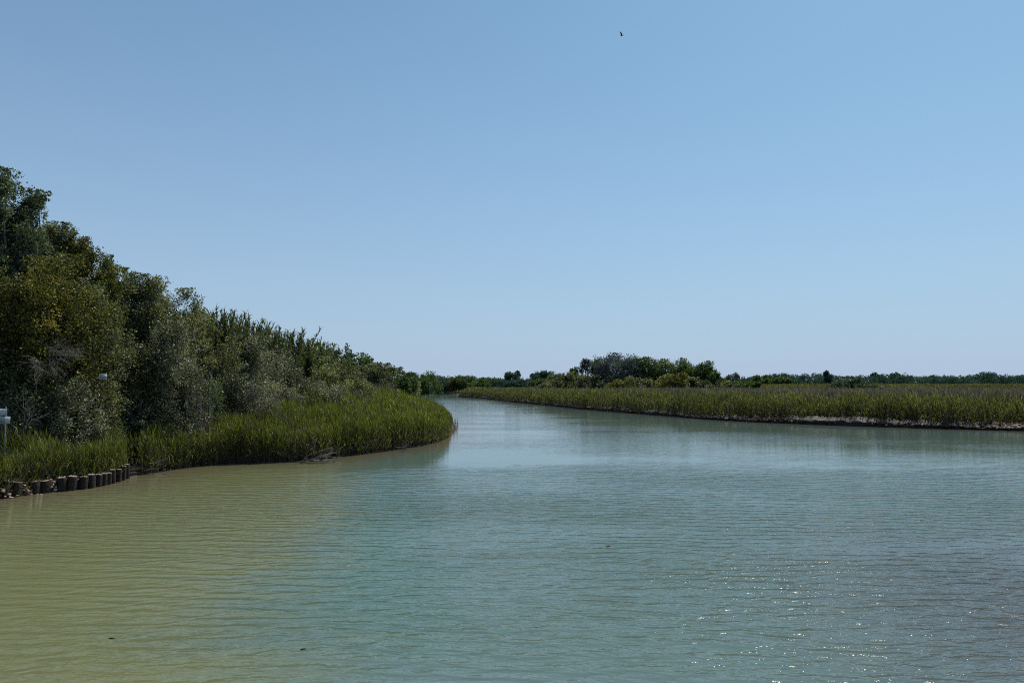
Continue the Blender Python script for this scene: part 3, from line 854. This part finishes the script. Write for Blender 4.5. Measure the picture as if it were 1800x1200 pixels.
# ------------------------------------------------------------------ giant canes
def cane_clump(px, ytop, D, wpx, n, label, seed, bare=False):
    rng = np.random.default_rng(seed)
    top = at(px, ytop, D)
    g = lz(top.x, top.y)
    root = empty("giant_cane_clump", (top.x, top.y, g), label, "canes", "giant canes behind the left shrubs")
    H = top.z - g; rx = wpx * .5 * D / F
    stem, leaf = MB(), MB()
    for k in range(int(n * (2.2 if not bare else 1))):
        b = np.array([rng.uniform(-1, 1) * rx * .6, rng.uniform(-1, 1) * rx * .6, -.15])
        h = H * (.66 + .30 * rng.random() ** .8) if k else H * .97
        lean = np.array([rng.normal() * .09 + b[0] / H * .6, rng.normal() * .07, 0]) * h
        t = np.linspace(0, 1, 8)[:, None]
        pts = b + np.array([0, 0, h]) * t + lean * t ** 2
        tube(stem, pts, .022 * (1.15 - t[:, 0] * .8) * max(1, D / 50), 4, t=.75 + .1 * rng.random(), cap=False)
        if bare and rng.random() < .6: continue
        m = 58 if not bare else 16
        f = (.35 if not bare else .7) + (.66 if not bare else .3) * rng.random(m) ** .7
        f = np.clip(f, 0, 1)
        p = b + np.array([0, 0, h]) * f[:, None] + lean * f[:, None] ** 2
        az = rng.uniform(0, 6.283, m); el = R(30) + R(42) * f ** 3 + rng.normal(size=m) * .15
        dv = np.column_stack([np.cos(az) * np.cos(el), np.sin(az) * np.cos(el), np.sin(el)])
        V, Qd = blades(p, dv, rng.uniform(.5, .95, m) * (1.15 - .5 * f), (.062 if not bare else .05) * max(1, D / 60), .5 + .6 * rng.random(m), rng)
        leaf.add(V, Qd, np.repeat(np.clip(.42 + .15 * rng.normal(size=m), 0, 1), 6))
    stem.build("stems", M['dead_twig'] if bare else M['cane'], root)
    leaf.build("leaves", M['cane'], root)
for i, (px, yt, D, wp, n, lab) in enumerate([
 (350, 538, 51, 40, 34, "first giant cane clump, beside the round olive tree"),
 (380, 533, 52, 50, 44, "giant cane clump with one stalk jutting above its neighbours, left end"),
 (418, 548, 54, 50, 44, "full cane clump right of the jutting stalk"),
 (438, 540, 55, 30, 20, "cane clump carrying the thin spike in the middle of the stand"),
 (470, 566, 59, 56, 44, "cane clump just right of the thin spike"),
 (505, 573, 63, 56, 44, "dense cane clump in the right half of the stand"),
 (536, 590, 67, 48, 40, "cane clump next to last on the right"),
 (565, 597, 72, 44, 38, "last cane clump before the small sparse tree")]):
    cane_clump(px, yt, D, wp, n, lab, 900 + i)
cane_clump(352, 632, 44, 60, 34, "bare grey cane stems in the dark opening of the thicket", 990, bare=True)

# ------------------------------------------------------------------ bare dead branches in the thicket
def twigs(name, label, cat, loc, dirs, L, n, depth, r0, seed, spread=.45, group=None, curve=.25, flat=0.0):
    rng = np.random.default_rng(seed)
    root_loc = Vector(loc)
    mb = MB()
    def grow(p, d, L_, r, lev):
        k = 6; t = np.linspace(0, 1, k)[:, None]
        bend = rng.normal(size=3) * curve * L_
        bend[2] -= .12 * L_
        pts = p + d * L_ * t + bend * t ** 2
        tube(mb, pts, r * (1 - .6 * t[:, 0]), 4, t=rng.random(), cap=False)
        if lev <= 0: return
        for _ in range(rng.integers(2, 5)):
            f = rng.uniform(.3, 1); i = min(k - 1, int(f * (k - 1)))
            dd = unit((d + rng.normal(size=3) * spread)[None])[0]
            grow(pts[i], dd, L_ * rng.uniform(.45, .75), r * .62, lev - 1)
    for _ in range(n):
        d = unit((np.array(dirs) + rng.normal(size=3) * spread * .7)[None])[0]
        grow(rng.normal(size=3) * .12, d, L * rng.uniform(.7, 1.2), r0, depth)
    o = mb.build(name, M['dead_twig'])
    o.location = root_loc
    return tag(o, label, cat, group)
GD = "dead branches hanging in the left thicket"
twigs("dead_branch", "bare grey branches fanning out left of the small tilted sign", "branches", at(88, 612, 34.6), (.8, -.25, -.25), 1.15, 11, 3, .020, 301, .42, GD)
twigs("dead_branch", "bare twigs spilling down from the dead fan of branches", "branches", at(60, 640, 33.4), (.6, -.3, -.55), .9, 6, 3, .016, 302, .5, GD)
twigs("dead_branch", "thin dead branches rising behind the double sign", "branches", at(45, 740, 32.6), (.1, -.1, .9), .8, 8, 2, .014, 303, .4, GD)
twigs("dead_branch", "bleached stems slanting in the shade above the bright reeds", "branches", at(432, 712, 46.5), (.6, -.1, .7), 1.3, 6, 2, .022, 304, .3, GD)
twigs("dead_branch", "tangled grey brush low between thicket and reeds", "branches", at(470, 715, 48), (.3, -.4, .2), 1.1, 9, 3, .02, 305, .7, GD)
twigs("dead_branch", "fallen twigs under the pale speckled shrub", "branches", at(322, 700, 42), (.5, -.3, .25), .9, 6, 2, .016, 306, .6, GD)

# driftwood
GW = "driftwood along the left water line"
def driftwood(px, py, L, ang, n, seed, label, r=.035, up=.25):
    x, y = gp(px, py, .12)
    twigs("driftwood", label, "driftwood", (x, y, .12), (math.cos(ang), math.sin(ang) * .3, up), L, n, 2, r, seed, .28, GW, .12)
driftwood(534, 810, 1.3, .2, 7, 401, "heap of grey driftwood sticks at the middle of the left shore", .03)
driftwood(572, 806, 1.1, 0, 2, 402, "long thin driftwood stick lying towards the water beside the heap", .025, -.02)
driftwood(30, 838, 1.5, .1, 1, 403, "long pale driftwood limb slanting behind the wooden posts", .04, .32)
driftwood(12, 838, .45, .3, 16, 404, "tangle of brushwood behind the leftmost wooden posts", .012, .5)
driftwood(256, 830, .6, .2, 4, 405, "small pile of twigs right of the last wooden post", .02, .2)
driftwood(700, 790, .6, .2, 5, 406, "twigs washed up towards the point of the left bank", .02, .2)

# ------------------------------------------------------------------ wooden posts of the revetment
def post_proto(seed):
    rng = np.random.default_rng(seed)
    k = 14; a = np.linspace(0, 2 * np.pi, k, endpoint=False)
    rr = 1 + .07 * rng.normal(size=k)
    zs = [-.9, -.1, .12, .35, .55, .60]; rads = [1, 1, 1.02, .99, 1.0, .94]
    V = np.concatenate([np.column_stack([np.cos(a) * r * rr * (1 + .02 * rng.normal(size=k)), np.sin(a) * r * rr, np.full(k, z)]) for z, r in zip(zs, rads)])
    i = np.arange(len(zs) - 1)[:, None] * k; j = np.arange(k)[None]; m = (j + 1) % k
    Qd = np.stack([i + j, i + m, i + k + m, i + k + j], -1).reshape(-1, 4)
    Vc = np.concatenate([np.column_stack([np.cos(a) * .93 * rr, np.sin(a) * .93 * rr, np.full(k, .601) + .015 * rng.normal(size=k)]),
                         np.column_stack([np.cos(a) * .55 * rr, np.sin(a) * .55 * rr, np.full(k, .615) + .02 * rng.normal(size=k)]), [[0, 0, .61]]])
    Qc = np.stack([j[0], m[0], k + m[0], k + j[0]], -1)
    Tc = np.stack([k + j[0], k + m[0], np.full(k, 2 * k)], -1)
    return V, Qd, Vc, Qc, Tc
POSTS = [(5, 876, 846, 9, "wooden post cut by the left edge of the picture"), (20, 873.5, 845.5, 18, "wide wooden post at the start of the row, before the stone heap"),
 (57, 868.5, 845.6, 17, "first wooden post right of the gap with rubble"), (76, 866.5, 842.5, 16, "second wooden post right of the gap with rubble"),
 (104, 864, 840, 15, "left one of the pair of square looking posts"), (120, 862.5, 838, 15, "right one of the pair of square looking posts"),
 (142, 860, 836.5, 14, "first post of the close set row"), (157, 858, 834, 13, "second post of the close set row"),
 (169, 855.5, 832.5, 11, "third post of the close set row"), (179, 853.5, 831.5, 10, "fourth post of the close set row"),
 (188, 851.5, 829.5, 9.5, "fifth post of the close set row"), (196, 849.5, 826.5, 9, "sixth post of the close set row"),
 (205, 847, 823.5, 10, "third from last post of the row towards the dark gap"), (213, 844, 819, 9.5, "next to last post of the row towards the dark gap"),
 (220, 841.5, 815, 10, "last and farthest post of the row beside the dark gap")]
for i, (px, yb, yt, wp, lab) in enumerate(POSTS):
    x, y = gp(px, yb)
    r = wp * .5 * y / F * 1.02; y += r
    h = at(px, yt, y).z
    root = empty("wooden_post", (x, y, 0), lab, "wooden post", "wooden posts holding the left bank")
    rp = random.Random(i * 7 + 1); root.rotation_euler = (R(rp.uniform(-4, 3)), R(rp.uniform(-4, 4)), 0)
    V, Qd, Vc, Qc, Tc = post_proto(60 + i); h *= rp.uniform(.93, 1.06)
    S = np.array([r, r, h / .6])
    mesh("post_shaft", V * S, Qd, M['wood_post'], root, smooth=True)
    mesh("post_top", Vc * S, [Qc, Tc], M['wood_top'], root)
# soil fill behind posts
def fill():
    mb = MB()
    P = np.array([gp(p[0], p[1]) for p in POSTS]); P = np.vstack([[P[0, 0] - 6, P[0, 1] - 1.5], P])
    P, tt = resample(P, .15)
    rows = []
    for k, (d, z) in enumerate(((.18, -.4), (.20, .2), (.26, .42), (.8, .5), (2.2, .5), (3.2, .0))):
        j = (vnoise(tt * 4, tt * 0 + k, 4) - .5)
        rows.append(np.column_stack([P[:, 0] - d * .5 + j * .1, P[:, 1] + d * .85 + j * .1, z + j * .15]))
    V = np.stack(rows, 1); n = 6
    i = np.arange(len(P) - 1)[:, None] * n; j = np.arange(n - 1)[None]
    Qd = np.stack([i + j, i + j + 1, i + n + j + 1, i + n + j], -1).reshape(-1, 4)
    tag(mesh("bank_fill", V.reshape(-1, 3), Qd, M['mud_dark'], smooth=True), "dark earth packed behind the wooden posts", kind="structure")
fill()
# rubble between the posts
def heap(px, py, n, rad, seed, label):
    rng = np.random.default_rng(seed); x, y = gp(px, py)
    root = None
    c = rng.normal(size=(n, 3)) * np.array([rad, .12, .0]) + np.array([x, y + .12, 0])
    c[:, 2] = rng.uniform(-.02, .55, n) * np.exp(-((c[:, 0] - x) / rad) ** 2 * .6)
    size = rng.uniform(.03, .085, n)
    V = ICO[None] * (1 + .2 * rng.normal(size=(n, 12, 1))) * size[:, None, None] * rng.uniform((.8, .8, .5), (1.3, 1.3, 1), (n, 3))[:, None] + c[:, None]
    Fc = (ICOF[None] + np.arange(n)[:, None, None] * 12).reshape(-1, 3)
    o = mesh("stone_heap", V.reshape(-1, 3), Fc, M['stone'], attrs={"tint": np.repeat(rng.uniform(.3, 1, n), 12)})
    tag(o, label, "stones", kind="stuff")
heap(38, 870, 90, .22, 71, "pale rubble fallen through the gap between the wooden posts")
heap(88, 865, 45, .13, 72, "small rubble between the second post and the pair of posts")
heap(3, 876, 45, .15, 73, "rubble at the left edge beside the first wooden post")

# ------------------------------------------------------------------ signs
def box(mb, c, s, rot=0.0, t=.5, yaw=0.0, bev=0):
    x, y, z = (v / 2 for v in s)
    V = np.array([(a * x, b * y, d * z) for d in (-1, 1) for a, b in ((-1, -1), (1, -1), (1, 1), (-1, 1))], float)
    ca, sa = math.cos(rot), math.sin(rot)
    V = np.column_stack([V[:, 0] * ca - V[:, 2] * sa, V[:, 1], V[:, 0] * sa + V[:, 2] * ca])
    mb.add(V + np.array(c), [np.array([(3, 2, 1, 0), (4, 5, 6, 7), (0, 1, 5, 4), (1, 2, 6, 5), (2, 3, 7, 6), (3, 0, 4, 7)])], t)

def text(name, body, size, loc, parent, mat='black_ink', width=None):
    cu = bpy.data.curves.new(name, 'FONT'); cu.body = body; cu.size = size; cu.align_x = 'CENTER'; cu.align_y = 'CENTER'
    cu.extrude = .002; cu.offset = size * .02
    cu.materials.append(M[mat])
    tmp = bpy.data.objects.new(name, cu); sc.collection.objects.link(tmp)
    bpy.context.view_layer.update()
    me = bpy.data.meshes.new_from_object(tmp.evaluated_get(bpy.context.evaluated_depsgraph_get()))
    bpy.data.objects.remove(tmp, do_unlink=True)
    me.materials.clear(); me.materials.append(M[mat])
    o = bpy.data.objects.new(name, me); link(o, parent)
    o.location = loc; o.rotation_euler = (R(90), 0, 0)
    return o
D1 = 31.9
p = at(6, 740, D1)
g1 = lz(p.x, p.y)
sg = empty("warning_sign", (p.x, p.y, g1), "two white boards one above the other on a thin post at the left edge", "sign")
mb = MB(); tube(mb, [(.09, .03, -.4), (.085, .03, 1.5), (.07, .03, p.z - g1 + .62)], .028, 8)
mb.build("post", M['bark_grey'], sg, True)
k = D1 / F
def board(px0, px1, y0, y1, tilt):
    c = at((px0 + px1) / 2, (y0 + y1) / 2, D1)
    e = MB(); wd, ht = (px1 - px0) * k, (y1 - y0) * k
    box(e, (0, 0, 0), (wd, .012, ht))
    return c, e, wd, ht
c, e, wd, ht = board(-16, 12, 718.5, 730.5, 0)
b1 = e.build("upper_board", M['white_paint'], sg)
b1.location = (c.x - p.x, -.02, c.z - g1); b1.rotation_euler = (0, R(-4), R(6)); b1["label"] = "tilted upper board with a faded drawing"
mbk = MB()
for (x0, z0, x1, z1) in ((-.28, .05, -.08, .02), (-.08, .02, .08, .08), (.08, .08, .24, .03), (-.2, -.03, .02, -.05), (.05, -.01, .22, .05), (-.05, .08, -.02, -.02)):
    tube(mbk, [(x0, -.0075, z0), ((x0 + x1) / 2, -.0075, (z0 + z1) / 2 + .012), (x1, -.0075, z1)], .006, 4)
mbk.build("drawing", M['grey_metal'], b1)
c, e, wd, ht = board(-17, 17, 731.5, 744, 0)
b2 = e.build("lower_board", M['white_paint'], sg)
b2.location = (c.x - p.x, -.02, c.z - g1); b2.rotation_euler = (0, R(1.5), R(6))
text("lettering", "DIVIETO", .085, (0, -.0085, ht * .30), b2, 'grey_metal')
text("lettering", "VIETATA LA", .085, (.0, -.0085, ht * .02), b2)
text("lettering", "PESCA", .125, (.04, -.0085, -ht * .27), b2)
# small sign hanging in the thicket
D2 = 34.4
c = at(181, 662, D2); g2 = lz(c.x, c.y)
s2 = empty("hanging_sign", (c.x, c.y, g2), "small tilted pale board with three dark lines in the dark thicket", "sign")
mb = MB(); zc = c.z - g2
tube(mb, [(.06, .04, -.3), (.05, .04, zc * .6), (.0, .04, zc + .1)], .010, 6); mb.build("post", M['wood_post'], s2, True)
e = MB(); box(e, (0, 0, 0), (12.3 * D2 / F, .010, 9.6 * D2 / F))
bb = e.build("board", M['white_paint'], s2); bb.location = (0, 0, zc); bb.rotation_euler = (0, R(3), R(14))
text("lettering", "AREA", .085, (0, -.0075, .075), bb, 'grey_metal')
text("lettering", "PRIVATA", .070, (0, -.0075, -.003), bb)
text("lettering", "DIVIETO", .070, (-.01, -.0075, -.080), bb)

# ------------------------------------------------------------------ bird
def bird():
    c = at(1093, 63, 75)
    root = bpy.data.objects.new
    mb = MB()
    # body loft along x (flying to the left), one continuous surface
    xs = np.array([-.17, -.155, -.13, -.10, -.05, .02, .09, .14, .20, .235])
    ry = np.array([.004, .014, .026, .030, .048, .052, .040, .024, .034, .040])
    rz = np.array([.004, .012, .024, .028, .044, .048, .034, .018, .008, .005])
    a = np.linspace(0, 2 * np.pi, 12, endpoint=False)
    V = np.stack([np.column_stack([np.full(12, x), np.cos(a) * y, np.sin(a) * z]) for x, y, z in zip(xs, ry, rz)]).reshape(-1, 3)
    i = np.arange(9)[:, None] * 12; j = np.arange(12)[None]; m = (j + 1) % 12
    mb.add(V, [np.stack([i + j, i + m, i + 12 + m, i + 12 + j], -1).reshape(-1, 4)])
    for sgn in (-1, 1):
        st = [(0, -.08, .09, .0), (.10, -.09, .08, .10), (.20, -.10, .03, .21), (.30, -.12, -.05, .30), (.36, -.12, -.10, .35)]
        W = []
        for (o, x0, x1, z) in st:
            y = sgn * (.03 + o * .55)
            z += .03
            W += [(x0, y, z + .006), (x1, y, z + .003), (x1, y, z - .003), (x0, y, z - .006)]
        F4 = []
        for q in range(len(st) - 1):
            for r_ in range(4):
                F4.append((q * 4 + r_, q * 4 + (r_ + 1) % 4, q * 4 + 4 + (r_ + 1) % 4, q * 4 + 4 + r_))
        F4.append((16, 17, 18, 19)); F4.append((3, 2, 1, 0))
        mb.add(np.array(W), [np.array(F4)])
    o = mb.build("bird", M['feather'], None, True)
    o.location = c; o.rotation_euler = (0, R(-4), R(-25))
    tag(o, "small dark bird with raised wings flying high in the blue sky", "bird")
bird()

# dark floating scraps on the water
for i, (px, py, L_, lab) in enumerate([(196, 1122, .10, "dark scrap floating alone on the olive water at lower left"),
                                       (533, 1141, .09, "dark curled scrap floating at lower middle left of the water"),
                                       (1069, 960, .14, "thin dark floating twig in the middle of the river")]):
    x, y = gp(px, py)
    mb = MB(); tube(mb, [(-L_ * .6, 0, .0), (-L_ * .2, .01, .008), (L_ * .3, .0, .010), (L_ * .6, .02, .004)], [.004, .013, .011, .004], 6)
    o = mb.build("floating_scrap", M['bark'], None, True); o.location = (x, y, .004); o.rotation_euler = (0, 0, R(15 * i))
    tag(o, lab, "floating debris", "dark scraps floating on the river")
